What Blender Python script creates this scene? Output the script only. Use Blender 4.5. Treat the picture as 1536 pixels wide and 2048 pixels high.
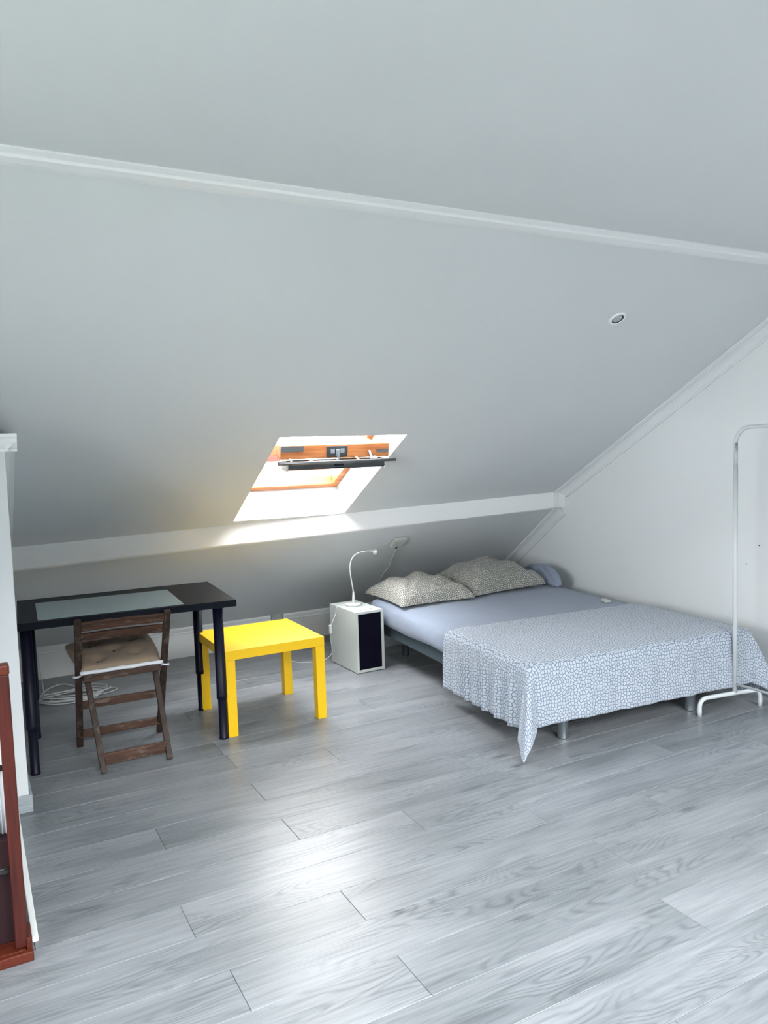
import bpy, math, random
from mathutils import Vector, Matrix

# ---------------------------------------------------------------- clear
for o in list(bpy.data.objects):
    bpy.data.objects.remove(o, do_unlink=True)
scene = bpy.context.scene
COL = scene.collection
random.seed(7)
R = math.radians

# ---------------------------------------------------------------- camera
cam_d = bpy.data.cameras.new('camera')
cam = bpy.data.objects.new('camera', cam_d)
COL.objects.link(cam)
cam_d.sensor_fit = 'VERTICAL'
cam_d.sensor_height = 36.0
cam_d.lens = 1550.64 / 2048 * 36.0
cam_d.clip_start = 0.02
cam_d.clip_end = 300
_r = (0.8791237795936093, -0.47551863297746516, -0.03199077748804674)
_d = (-0.06638259838631805, -0.05570357457937185, -0.9962381554681395)
_f = (0.4719478051485437, 0.8779402835445718, -0.08053649945924593)
cam.matrix_world = Matrix(((_r[0], -_d[0], -_f[0], 0.0),
                           (_r[1], -_d[1], -_f[1], 0.0),
                           (_r[2], -_d[2], -_f[2], 1.45),
                           (0, 0, 0, 1)))
scene.camera = cam

# ---------------------------------------------------------------- daylight
SKY = 11.0
SKYCOL = (0.955, 0.98, 1.0)
world = bpy.data.worlds.new('overcast_sky')
scene.world = world
world.use_nodes = True
_bg = world.node_tree.nodes['Background']
_bg.inputs['Color'].default_value = (*SKYCOL, 1)
_bg.inputs['Strength'].default_value = SKY
scene.cycles.max_bounces = 6
scene.cycles.use_light_tree = False
scene.cycles.adaptive_threshold = 0.02
scene.view_settings.view_transform = 'Standard'
scene.view_settings.look = 'None'
scene.view_settings.gamma = 1.0
scene.view_settings.exposure = 1.52
scene.view_settings.use_curve_mapping = False


def portal(name, loc, sx, sy, zdir, xdir=(1, 0, 0)):
    """sampling portal in a window opening (emits nothing itself)"""
    l = bpy.data.lights.new(name, 'AREA')
    l.shape = 'RECTANGLE'
    l.size, l.size_y = sx, sy
    l.cycles.is_portal = True
    o = bpy.data.objects.new(name, l)
    COL.objects.link(o)
    z = -Vector(zdir).normalized()
    x = Vector(xdir).normalized()
    y = z.cross(x)
    m = Matrix((x, y, z)).transposed().to_4x4()
    m.translation = loc
    o.matrix_world = m
    return o


# ---------------------------------------------------------------- room numbers
XR = 3.98            # right wall
XL = 0.145           # side of the built-in block on the left
XFAR = -1.8          # far left wall
YF = -2.3            # knee wall behind the camera
YR = 0.30            # where the rear roof slope starts
YB = 5.56            # knee wall
ZC = 2.30            # flat ceiling
A = R(29.8)
TA = math.tan(A)
SL0 = 3.690          # upper slope: z = SL0 - TA*y


def up_z(y): return SL0 - TA * y
def beam_y(x): return 4.7456 - 0.05298 * (x - 0.2175)
def beam_lo(x): return 0.845 + 0.0329 * (x - 0.2)
def low_z(x, y):
    y0, z0 = beam_y(x), beam_lo(x)
    return z0 + (0.205 - z0) * (y - y0) / (YB - y0)


Y_CEIL = (SL0 - ZC) / TA
OX0, OX1 = 1.435, 2.19           # skylight opening
OYB, OYT = 4.632, 3.775
P0 = Vector((0, OYB, up_z(OYB)))
ES = Vector((0, -math.cos(A), math.sin(A)))
EN = Vector((0, math.sin(A), math.cos(A)))
OLEN = (OYB - OYT) / math.cos(A)
DEP = 0.20                        # reveal depth


def sp(x, s, n):                  # point in skylight coordinates
    return Vector((x, 0, 0)) + P0 + ES * s + EN * n


portal('skylight_portal', sp((OX0 + OX1) / 2, OLEN / 2, 0.42), 0.75, 0.98, -EN)
REAR = [(-0.8, 0.2), (0.7, 1.7), (2.1, 3.1)]     # unseen rear roof windows, inferred and added to light the room (x0, x1)
RS0, RS1 = 0.35, 1.85                                 # along the rear slope
RES = Vector((0, -math.cos(A), -math.sin(A)))
REN = Vector((0, -math.sin(A), math.cos(A)))


def rp_(x, s, n):
    return Vector((x, YR, ZC)) + RES * s + REN * n


for _a, _b in REAR:
    portal('roof_window_portal', rp_((_a + _b) / 2, (RS0 + RS1) / 2, 0.2), _b - _a, RS1 - RS0, -REN)

GY0, GY1, GZ0, GZ1 = 0.2, 1.9, 0.85, 2.1             # unseen gable window, inferred and added to light the room from the left
portal('gable_window_portal', (XFAR - 0.06, (GY0 + GY1) / 2, (GZ0 + GZ1) / 2), GZ1 - GZ0, GY1 - GY0, (1, 0, 0), (0, 0, 1))

# ---------------------------------------------------------------- materials
def lin(c):
    return tuple(((v / 255) / 12.92 if v / 255 <= 0.04045 else ((v / 255 + 0.055) / 1.055) ** 2.4) for v in c)


class NT:
    def __init__(self, name):
        self.m = bpy.data.materials.new(name)
        self.m.use_nodes = True
        self.t = self.m.node_tree
        self.b = self.t.nodes['Principled BSDF']
        self.out = self.t.nodes['Material Output']

    def n(self, typ, **kw):
        nd = self.t.nodes.new(typ)
        for k, v in kw.items():
            if k.startswith('i_'):
                key = k[2:]
                key = int(key) if key.isdigit() else key.replace('_', ' ')
                self.set(nd.inputs[key], v)
            else:
                setattr(nd, k, v)
        return nd

    def set(self, sock, v):
        if isinstance(v, bpy.types.NodeSocket):
            self.t.links.new(v, sock)
        else:
            sock.default_value = v

    def math(self, op, a, b=None, c=None, clamp=False):
        nd = self.n('ShaderNodeMath', operation=op, use_clamp=clamp)
        for i, v in enumerate((a, b, c)):
            if v is not None:
                self.set(nd.inputs[i], v)
        return nd.outputs[0]

    def mix(self, f, a, b, blend='MIX'):
        nd = self.n('ShaderNodeMix', data_type='RGBA', blend_type=blend)
        self.set(nd.inputs[0], f)
        for s, v in ((6, a), (7, b)):
            self.set(nd.inputs[s], v if isinstance(v, bpy.types.NodeSocket) else (*v[:3], 1))
        return nd.outputs[2]

    def ramp(self, f, stops):
        nd = self.n('ShaderNodeValToRGB')
        self.set(nd.inputs[0], f)
        e = nd.color_ramp.elements
        while len(e) < len(stops):
            e.new(0.5)
        for el, (p, c) in zip(e, stops):
            el.position = p
            el.color = (*c[:3], 1) if len(c) >= 3 else (c[0], c[0], c[0], 1)
        return nd.outputs[0]

    def coords(self, scale=(1, 1, 1), kind='Object', offset=None):
        tc = self.n('ShaderNodeTexCoord')
        mp = self.n('ShaderNodeMapping')
        self.t.links.new(tc.outputs[kind], mp.inputs['Vector'])
        mp.inputs['Scale'].default_value = scale
        if offset is not None:
            self.set(mp.inputs['Location'], offset)
        return mp.outputs[0]

    def noise(self, vec, scale, detail=3, rough=0.5, dist=0.0):
        nd = self.n('ShaderNodeTexNoise')
        self.set(nd.inputs['Vector'], vec)
        nd.inputs['Scale'].default_value = scale
        nd.inputs['Detail'].default_value = detail
        nd.inputs['Roughness'].default_value = rough
        nd.inputs['Distortion'].default_value = dist
        return nd.outputs[0]

    def bump(self, h, strength=0.2, dist=0.01):
        nd = self.n('ShaderNodeBump')
        self.set(nd.inputs['Height'], h)
        nd.inputs['Strength'].default_value = strength
        nd.inputs['Distance'].default_value = dist
        self.t.links.new(nd.outputs[0], self.b.inputs['Normal'])

    def p(self, color=None, rough=0.5, metal=0.0, spec=0.5, **kw):
        if color is not None:
            self.set(self.b.inputs['Base Color'], color if isinstance(color, bpy.types.NodeSocket) else (*color[:3], 1))
        self.set(self.b.inputs['Roughness'], rough)
        self.b.inputs['Metallic'].default_value = metal
        self.b.inputs['Specular IOR Level'].default_value = spec
        for k, v in kw.items():
            self.set(self.b.inputs[k.replace('_', ' ')], v)
        return self.m


def m_paint(name, col, rough=0.6, bump=0.04, scale=180, var=0.02, spec=0.3):
    t = NT(name)
    v = t.coords()
    n = t.noise(v, 2.2, 0)
    c = t.mix(n, tuple(x * (1 - var) for x in col), tuple(min(1, x * (1 + var)) for x in col))
    return t.p(c, rough, 0, spec)


def m_wood(name, c_dark, c_light, axis='x', rough=0.5, scale=1.0, streak=1.0, wear=None, spec=0.35):
    t = NT(name)
    sc = {'x': (0.06, 1, 1), 'y': (1, 0.06, 1), 'z': (1, 1, 0.06)}[axis]
    v = t.coords(tuple(s * scale for s in sc))
    n1 = t.noise(v, 34, 4, 0.6, 0.6)
    n2 = t.noise(v, 140, 2)
    f = t.math('ADD', t.math('MULTIPLY', n1, 0.7 * streak), t.math('MULTIPLY', n2, 0.3))
    c = t.ramp(f, [(0.32, c_dark), (0.62, c_light)])
    if wear:
        w = t.noise(t.coords(tuple(0.3 if s < 1 else 1 for s in sc)), 26, 5, 0.7)
        c = t.mix(t.ramp(w, [(0.56, (0,)), (0.68, (1,))]), c, wear)
    t.bump(f, 0.25, 0.002)
    return t.p(c, rough, 0, spec)


def m_metal(name, col, rough=0.35, metal=1.0, spec=0.5):
    t = NT(name)
    n = t.noise(t.coords((1, 1, 1)), 90, 3)
    r = t.math('MULTIPLY_ADD', n, 0.12, rough - 0.06)
    return t.p(col, r, metal, spec)


def m_plastic(name, col, rough=0.4):
    t = NT(name)
    n = t.noise(t.coords(), 60, 2)
    c = t.mix(n, tuple(x * 0.97 for x in col), tuple(min(1, x * 1.02) for x in col))
    return t.p(c, rough, 0, 0.45)


def m_pebble(name, cell, line, scale, width=0.09, weave=900, soft_amt=0.12):
    """printed pebble pattern on cotton"""
    t = NT(name)
    v = t.coords()
    vo = t.n('ShaderNodeTexVoronoi', feature='DISTANCE_TO_EDGE', voronoi_dimensions='2D')
    t.set(vo.inputs['Vector'], t.coords(kind='UV'))
    vo.inputs['Scale'].default_value = scale
    vo.inputs['Randomness'].default_value = 0.8
    f = t.ramp(vo.outputs[0], [(width * 0.55, (0,)), (width * 1.25, (1,))])
    soft = t.noise(v, 5, 3)
    c = t.mix(f, line, cell)
    c = t.mix(t.math('MULTIPLY', soft, soft_amt), c, tuple(x * 0.8 for x in cell))
    h = t.math('ADD', t.math('MULTIPLY', t.noise(v, 60, 3), 0.6), t.math('MULTIPLY', t.noise(v, weave, 1), 0.25))
    t.bump(h, 0.22, 0.004)
    return t.p(c, 0.92, 0, 0.15, Sheen_Weight=0.15)


def m_fabric(name, col, var=0.1, folds=18, weave=700, stretch=(1, 1, 1), fold_strength=0.5):
    t = NT(name)
    v = t.coords(stretch)
    n = t.noise(v, folds, 4, 0.55, 0.4)
    c = t.mix(n, tuple(x * (1 - var) for x in col), tuple(min(1, x * (1 + var)) for x in col))
    h = t.math('ADD', n, t.math('MULTIPLY', t.noise(t.coords(), weave, 1), 0.15))
    t.bump(h, fold_strength, 0.008)
    return t.p(c, 0.93, 0, 0.15, Sheen_Weight=0.12)


def m_floor():
    t = NT('grey_oak_laminate')
    oi = t.n('ShaderNodeObjectInfo')
    rnd = oi.outputs['Random']
    comb = t.n('ShaderNodeCombineXYZ')
    t.set(comb.inputs[0], t.math('MULTIPLY', rnd, 37.0))
    t.set(comb.inputs[1], t.math('MULTIPLY', rnd, 91.0))
    t.set(comb.inputs[2], t.math('MULTIPLY', rnd, 53.0))
    off = comb.outputs[0]
    # cathedral arches: contour lines of a stretched noise
    v1 = t.coords((0.95, 5.2, 1), offset=off)
    n1 = t.noise(v1, 1.5, 1.5, 0.45, 0.25)
    band = t.math('SINE', t.math('MULTIPLY', n1, 130.0))
    line = t.math('POWER', t.math('MULTIPLY_ADD', band, 0.5, 0.5), 2.5)
    mask = t.ramp(t.noise(t.coords((0.9, 3.2, 1), offset=off), 2.3, 1), [(0.47, (0,)), (0.63, (1,))])
    arches = t.math('MULTIPLY', line, mask)
    # long streaks
    v2 = t.coords((1.3, 26, 1), offset=off)
    st = t.noise(v2, 3.2, 3, 0.62)
    v3 = t.coords((6, 160, 1), offset=off)
    fine = t.noise(v3, 2.5, 1, 0.6)
    cloud = t.noise(t.coords((0.8, 3, 1), offset=off), 2.0, 1)
    # knots
    vo = t.n('ShaderNodeTexVoronoi', feature='F1')
    t.set(vo.inputs['Vector'], t.coords((1.5, 4.2, 1), offset=off))
    vo.inputs['Scale'].default_value = 1.15
    kd = t.math('ADD', vo.outputs['Distance'], t.math('MULTIPLY', t.math('SUBTRACT', fine, 0.5), 0.10))
    knot = t.ramp(kd, [(0.03, (1,)), (0.11, (0,))])
    f = t.math('MULTIPLY', st, 0.36)
    f = t.math('ADD', f, t.math('MULTIPLY', fine, 0.10))
    f = t.math('ADD', f, t.math('MULTIPLY_ADD', cloud, 0.30, 0.125))
    f = t.math('SUBTRACT', f, t.math('MULTIPLY', arches, 0.115))
    f = t.math('SUBTRACT', f, t.math('MULTIPLY', knot, 0.20))
    f = t.math('ADD', f, t.math('MULTIPLY_ADD', rnd, 0.05, -0.025))
    c = t.ramp(f, [(0.20, lin((72, 76, 80))), (0.42, lin((114, 119, 123))), (0.56, lin((137, 141, 145))), (0.74, lin((159, 162, 166)))])
    rough = t.math('MULTIPLY_ADD', st, 0.03, 0.315)
    return t.p(c, rough, 0, 0.5)


M = {}
M['wall'] = m_paint('white_wall_paint', lin((224, 228, 229)), 0.62)
M['ceil'] = m_paint('white_ceiling_paint', lin((224, 228, 229)), 0.7)
M['trim'] = m_paint('white_trim_gloss', lin((246, 248, 248)), 0.4, 0.02, 60, 0.01, 0.4)
M['floor'] = m_floor()
M['sub'] = m_paint('dark_underlay', (0.03, 0.035, 0.04), 0.9)
M['base_grey'] = m_wood('grey_skirting_wood', lin((138, 148, 152)), lin((176, 184, 187)), 'x', 0.5, 1.5)
M['yellow'] = m_paint('yellow_foil', lin((230, 185, 14)), 0.42, 0.02, 240, 0.01, 0.4)
M['desk'] = m_wood('black_brown_foil', (0.0032, 0.0050, 0.009), (0.007, 0.010, 0.016), 'x', 0.42, 2.0, spec=0.09)
M['black'] = m_metal('black_powder_coat', (0.0035, 0.004, 0.014), 0.40, 0.0, 0.22)
M['mat'] = m_paint('grey_plastic_mat', lin((140, 156, 160)), 0.42, 0.03, 300, 0.03, 0.5)
M['chair'] = m_wood('weathered_dark_acacia', (0.020, 0.010, 0.007), (0.095, 0.046, 0.028), 'x', 0.55, 1.2, 1.0, (0.17, 0.13, 0.10))
M['chair_z'] = m_wood('weathered_dark_acacia_upright', (0.013, 0.008, 0.006), (0.05, 0.029, 0.020), 'z', 0.55, 1.2, 1.0, (0.10, 0.078, 0.06))
M['cushion'] = m_fabric('taupe_cotton', lin((152, 134, 115)), 0.08, 14, 900)
M['cushion_dark'] = m_fabric('tuft_crease_shade', lin((62, 50, 40)), 0.08, 14, 900)  # button colour carries the dark shade of the tuft creases
M['white_cloth'] = m_fabric('white_cotton', lin((216, 220, 224)), 0.04, 20, 800)
M['cab'] = m_paint('white_foil_panel', lin((188, 194, 190)), 0.45, 0.02, 90, 0.02, 0.4)
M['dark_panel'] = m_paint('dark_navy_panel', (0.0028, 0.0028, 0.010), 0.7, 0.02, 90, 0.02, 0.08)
M['plastic'] = m_plastic('white_plastic', lin((190, 194, 191)))
M['plastic_grey'] = m_plastic('pale_grey_plastic', lin((196, 200, 196)))
M['dark_hole'] = m_plastic('dark_recess', (0.03, 0.034, 0.04), 0.7)
M['cable'] = m_plastic('white_cable_pvc', lin((210, 214, 216)), 0.5)
M['sheet'] = m_fabric('blue_grey_jersey_sheet', lin((134, 144, 160)), 0.05, 9, 700, (0.5, 2.0, 2.0), 0.35)
M['shade_fabric'] = m_fabric('under_bed_shade_cloth', (0.008, 0.010, 0.014), 0.1)  # near-black colour that stands in for the shade under the bed
M['bedbase'] = m_paint('dark_grey_bed_frame', lin((66, 78, 84)), 0.55)
M['chrome'] = m_metal('brushed_steel', (0.55, 0.6, 0.64), 0.3)
M['alu'] = m_metal('aluminium', (0.26, 0.27, 0.28), 0.42)
M['gunmetal'] = m_metal('dark_zinc', (0.12, 0.13, 0.135), 0.5)
M['spread'] = m_pebble('pebble_print_bedspread', lin((176, 184, 194)), lin((106, 118, 134)), 60, 0.12)
M['pillow'] = m_pebble('pebble_print_pillowcase', lin((186, 185, 176)), lin((88, 91, 90)), 74, 0.17)
M['pine'] = m_wood('lacquered_pine', lin((150, 84, 44)), lin((196, 130, 80)), 'x', 0.45, 0.8)
M['rack'] = m_metal('white_powder_coat', lin((198, 204, 206)), 0.4, 0.0)
M['redwood'] = m_wood('reddish_stained_wood', lin((40, 12, 9)), lin((78, 26, 17)), 'z', 0.45, 1.2)
M['redwood_x'] = m_wood('reddish_stained_wood_rail', lin((52, 18, 11)), lin((96, 38, 21)), 'x', 0.45, 1.2)
M['maroon'] = m_paint('dark_maroon_cardboard', (0.020, 0.006, 0.008), 0.8)
M['roof'] = m_paint('red_roof_tile', (0.085, 0.018, 0.012), 0.9, 0.2, 8, 0.15)
M['facade'] = m_paint('pale_render', lin((214, 206, 190)), 0.85)
M['leaf'] = m_paint('green_leaves', (0.020, 0.034, 0.014), 0.9, 0.3, 10, 0.35)
M['bark'] = m_paint('brown_bark', lin((92, 74, 58)), 0.9)
M['ground'] = m_paint('grey_ground', lin((128, 132, 118)), 0.9, 0.1, 2, 0.1)
t = NT('window_glass')
tr = t.n('ShaderNodeBsdfTransparent')
gl = t.n('ShaderNodeBsdfGlossy')
gl.inputs['Roughness'].default_value = 0.02
fr = t.n('ShaderNodeFresnel')
fr.inputs['IOR'].default_value = 1.4
mx = t.n('ShaderNodeMixShader')
t.t.links.new(fr.outputs[0], mx.inputs[0])
t.t.links.new(tr.outputs[0], mx.inputs[1])
t.t.links.new(gl.outputs[0], mx.inputs[2])
t.t.links.new(mx.outputs[0], t.out.inputs['Surface'])
M['glass'] = t.m
t = NT('lamp_lens')
M['lens'] = t.p(lin((190, 198, 200)), 0.25, 0.0, 0.6)


# ---------------------------------------------------------------- mesh helpers
class MB:
    def __init__(self):
        self.v, self.f, self.s = [], [], []

    def add(self, vs, fs, smooth=False):
        o = len(self.v)
        self.v += [tuple(x) for x in vs]
        self.f += [tuple(i + o for i in f) for f in fs]
        self.s += [smooth] * len(fs)
        return self

    def box(self, x0, x1, y0, y1, z0, z1, mtx=None):
        vs = [Vector(p) for p in ((x0, y0, z0), (x1, y0, z0), (x1, y1, z0), (x0, y1, z0), (x0, y0, z1), (x1, y0, z1), (x1, y1, z1), (x0, y1, z1))]
        if mtx is not None:
            vs = [mtx @ p for p in vs]
        return self.add(vs, [(0, 3, 2, 1), (4, 5, 6, 7), (0, 1, 5, 4), (1, 2, 6, 5), (2, 3, 7, 6), (3, 0, 4, 7)])

    def quad(self, *ps):
        return self.add(ps, [tuple(range(len(ps)))])

    def sweep(self, prof, p0, p1, u, w):
        """prism: 2D profile (a,b) -> a*u + b*w, from p0 to p1"""
        p0, p1, u, w = map(Vector, (p0, p1, u, w))
        n = len(prof)
        vs = [p0 + u * a + w * b for a, b in prof] + [p1 + u * a + w * b for a, b in prof]
        fs = [(i, (i + 1) % n, n + (i + 1) % n, n + i) for i in range(n)]
        fs += [tuple(range(n - 1, -1, -1)), tuple(range(n, 2 * n))]
        return self.add(vs, fs)

    def bar(self, p0, p1, a, b, up=(0, 0, 1)):
        """rectangular bar between two points, a = width across, b = depth along up"""
        p0, p1 = Vector(p0), Vector(p1)
        d = (p1 - p0).normalized()
        u = d.cross(Vector(up)).normalized()
        w = u.cross(d).normalized()
        return self.sweep([(-a / 2, -b / 2), (a / 2, -b / 2), (a / 2, b / 2), (-a / 2, b / 2)], p0, p1, u, w)

    def tube(self, pts, r, seg=10, cap=True, closed=False):
        pts = [Vector(p) for p in pts]
        n = len(pts)
        rs = r if isinstance(r, (list, tuple)) else [r] * n
        tang = []
        for i in range(n):
            a = pts[max(i - 1, 0)]
            b = pts[min(i + 1, n - 1)]
            tang.append((b - a).normalized())
        ref = Vector((0, 0, 1)) if abs(tang[0].z) < 0.9 else Vector((1, 0, 0))
        nrm = (ref - tang[0] * ref.dot(tang[0])).normalized()
        vs = []
        for i in range(n):
            nrm = (nrm - tang[i] * nrm.dot(tang[i])).normalized()
            bi = tang[i].cross(nrm)
            for k in range(seg):
                a = 2 * math.pi * k / seg
                vs.append(pts[i] + (nrm * math.cos(a) + bi * math.sin(a)) * rs[i])
        fs = []
        for i in range(n - 1):
            for k in range(seg):
                k2 = (k + 1) % seg
                fs.append((i * seg + k, i * seg + k2, (i + 1) * seg + k2, (i + 1) * seg + k))
        self.add(vs, fs, True)
        if cap:
            o = len(self.v) - len(vs)
            self.f.append(tuple(o + k for k in range(seg - 1, -1, -1)))
            self.f.append(tuple(o + (n - 1) * seg + k for k in range(seg)))
            self.s += [False, False]
        return self

    def lathe(self, prof, center, axis=(0, 0, 1), seg=28):
        """prof: (radius, height) along axis"""
        z = Vector(axis).normalized()
        ref = Vector((1, 0, 0)) if abs(z.x) < 0.9 else Vector((0, 1, 0))
        x = (ref - z * ref.dot(z)).normalized()
        y = z.cross(x)
        c = Vector(center)
        vs, fs = [], []
        for r, h in prof:
            for k in range(seg):
                a = 2 * math.pi * k / seg
                vs.append(c + z * h + (x * math.cos(a) + y * math.sin(a)) * max(r, 1e-5))
        for i in range(len(prof) - 1):
            for k in range(seg):
                k2 = (k + 1) % seg
                fs.append((i * seg + k, i * seg + k2, (i + 1) * seg + k2, (i + 1) * seg + k))
        return self.add(vs, fs, True)

    def build(self, name, mat, parent=None, bevel=0.0, origin=None, segs=2, sub=0, uv=None):
        me = bpy.data.meshes.new(name)
        vs = self.v
        if origin is not None:
            ox = Vector(origin)
            vs = [tuple(Vector(p) - ox) for p in vs]
        me.from_pydata(vs, [], self.f)
        me.polygons.foreach_set('use_smooth', self.s)
        me.materials.append(M[mat] if isinstance(mat, str) else mat)
        if uv is not None:
            ul = me.uv_layers.new(name='UVMap')
            for lp_ in me.loops:
                ul.data[lp_.index].uv = uv[lp_.vertex_index]
        me.update()
        o = bpy.data.objects.new(name, me)
        COL.objects.link(o)
        if origin is not None:
            o.location = origin
        if parent is not None:
            o.parent = parent
        if bevel:
            b = o.modifiers.new('bevel', 'BEVEL')
            b.width = bevel
            b.segments = segs
            b.limit_method = 'ANGLE'
            b.angle_limit = R(40)
        if sub:
            s = o.modifiers.new('subd', 'SUBSURF')
            s.levels = s.render_levels = sub
        return o


def tag(o, label, cat=None, group=None, kind=None):
    o['label'] = label
    if cat:
        o['category'] = cat
    if group:
        o['group'] = group
    if kind:
        o['kind'] = kind
    return o


def thing(name, label, cat, loc=(0, 0, 0), rz=0.0, group=None, kind=None):
    o = bpy.data.objects.new(name, None)
    o.empty_display_size = 0.1
    COL.objects.link(o)
    o.location = loc
    o.rotation_euler = (0, 0, rz)
    tag(o, label, cat, group, kind)
    return o


def struct(o, label):
    o['kind'] = 'structure'
    o['label'] = label
    return o


def catmull(pts, n=8):
    pts = [Vector(p) for p in pts]
    P = [pts[0] * 2 - pts[1]] + pts + [pts[-1] * 2 - pts[-2]]
    out = []
    for i in range(1, len(P) - 2):
        for k in range(n):
            t_ = k / n
            a, b, c, d = P[i - 1], P[i], P[i + 1], P[i + 2]
            out.append(0.5 * ((2 * b) + (c - a) * t_ + (2 * a - 5 * b + 4 * c - d) * t_ ** 2 + (3 * b - a - 3 * c + d) * t_ ** 3))
    out.append(pts[-1])
    return out


def arc(c, r, a0, a1, u, w, n=8):
    c, u, w = map(Vector, (c, u, w))
    return [c + (u * math.cos(a0 + (a1 - a0) * i / n) + w * math.sin(a0 + (a1 - a0) * i / n)) * r for i in range(n + 1)]


# ================================================================ SETTING
# ---- floor with its planks
fl = struct(MB().box(XFAR, XR, YF, YB, -0.05, -0.0135).build('floor', 'sub'), 'grey oak laminate floor laid in long planks')
ROW0, ROWW, PL = 1.483, 0.1925, 1.365
JOINT = {0: 1.85, 1: 1.00, 2: 0.565, 3: 1.00, 4: 0.52, 5: 1.455, 6: 1.015, 7: 0.563, 8: 1.017, 9: 1.461, 10: 1.02}
cyc = [0.565, 1.47, 1.02]
plank_mesh = {}


def plank_data(L, W):
    key = (round(L, 3), round(W, 3))
    if key not in plank_mesh:
        g, c, h = 0.0006, 0.0011, 0.0125
        l, w = L / 2 - g, W / 2 - g
        vs = [(-l, -w, -h), (l, -w, -h), (l, w, -h), (-l, w, -h),
              (-l, -w, -c), (l, -w, -c), (l, w, -c), (-l, w, -c),
              (-l + c, -w + c, 0), (l - c, -w + c, 0), (l - c, w - c, 0), (-l + c, w - c, 0)]
        fs = [(0, 3, 2, 1), (8, 9, 10, 11)]
        for a in (0, 4):
            fs += [(a + i, a + (i + 1) % 4, a + 4 + (i + 1) % 4, a + 4 + i) for i in range(4)]
        me = bpy.data.meshes.new('plank')
        me.from_pydata(vs, [], fs)
        me.materials.append(M['floor'])
        plank_mesh[key] = me
    return plank_mesh[key]


k = math.floor((YF - ROW0) / ROWW)
while ROW0 + k * ROWW < YB:
    y0, y1 = max(YF, ROW0 + k * ROWW), min(YB, ROW0 + (k + 1) * ROWW)
    j = JOINT.get(k, cyc[k % 3] + random.uniform(-0.02, 0.02))
    xs = [j + i * PL for i in range(-4, 5)]
    xs = [XFAR] + [x for x in xs if XFAR + 0.03 < x < XR - 0.03] + [XR]
    for a, b in zip(xs[:-1], xs[1:]):
        o = bpy.data.objects.new('plank', plank_data(b - a, y1 - y0))
        COL.objects.link(o)
        o.location = ((a + b) / 2, (y0 + y1) / 2, 0)
        o.parent = fl
    k += 1

# ---- roof slope (upper, with the skylight shaft), lower slope and knee wall
mb = MB()
ua = lambda x, y: (x, y, up_z(y))
xl, xr = XFAR, XR + 0.02
yt = Y_CEIL - 0.05
by = lambda x: beam_y(x) + 0.002
mb.quad(ua(xl, yt), ua(OX0, yt), ua(OX0, by(OX0)), ua(xl, by(xl)))
mb.quad(ua(OX1, yt), ua(xr, yt), ua(xr, by(xr)), ua(OX1, by(OX1)))
mb.quad(ua(OX0, yt), ua(OX1, yt), ua(OX1, OYT), ua(OX0, OYT))
mb.quad(ua(OX0, OYB), ua(OX1, OYB), ua(OX1, by(OX1)), ua(OX0, by(OX0)))
c4 = [(OX0, 0), (OX1, 0), (OX1, OLEN), (OX0, OLEN)]
for i in range(4):
    (xa, sa), (xb, sb) = c4[i], c4[(i + 1) % 4]
    mb.quad(sp(xa, sa, 0), sp(xb, sb, 0), sp(xb, sb, DEP + 0.12), sp(xa, sa, DEP + 0.12))
# lower slope
N = 8
for i in range(N):
    xa, xb = xl + (xr - xl) * i / N, xl + (xr - xl) * (i + 1) / N
    mb.quad((xa, beam_y(xa) - 0.0, beam_lo(xa)), (xb, beam_y(xb) - 0.0, beam_lo(xb)), (xb, YB, 0.205), (xa, YB, 0.205))
mb.quad((xl, YB, -0.05), (xr, YB, -0.05), (xr, YB, 0.205), (xl, YB, 0.205))
# outer roof skin, above the room
mb.quad((xl, yt, up_z(yt) + 0.4), (OX0, yt, up_z(yt) + 0.4), (OX0, YB + 0.3, up_z(YB + 0.3) + 0.4), (xl, YB + 0.3, up_z(YB + 0.3) + 0.4))
mb.quad((OX1, yt, up_z(yt) + 0.4), (xr, yt, up_z(yt) + 0.4), (xr, YB + 0.3, up_z(YB + 0.3) + 0.4), (OX1, YB + 0.3, up_z(YB + 0.3) + 0.4))
struct(mb.build('wall_back', 'wall'), 'white sloping attic wall under the roof with a skylight shaft')

# purlin casing
mb = MB()
vs = []
NB = 10
for i in range(NB + 1):
    x = XL + (XR - XL) * i / NB
    y = beam_y(x)
    wob = 0.0015 * math.sin(i * 1.7)
    vs += [(x, y - 0.004 + wob, up_z(y - 0.004)), (x, y - 0.006 + wob, up_z(y) - 0.012), (x, y - 0.006 + wob, beam_lo(x) + 0.006),
           (x, y - 0.002, beam_lo(x) - 0.002), (x, y + 0.06, low_z(x, y + 0.06) + 0.01), (x, y + 0.02, up_z(y) + 0.01)]
fs = []
for i in range(NB):
    for q in range(6):
        q2 = (q + 1) % 6
        fs.append((i * 6 + q, (i + 1) * 6 + q, (i + 1) * 6 + q2, i * 6 + q2))
fs += [tuple(range(6)), tuple(NB * 6 + q for q in range(5, -1, -1))]
mb.add(vs, fs)
struct(mb.build('trim_1', 'trim'), 'white boxed purlin running along the slope below the skylight')

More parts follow.
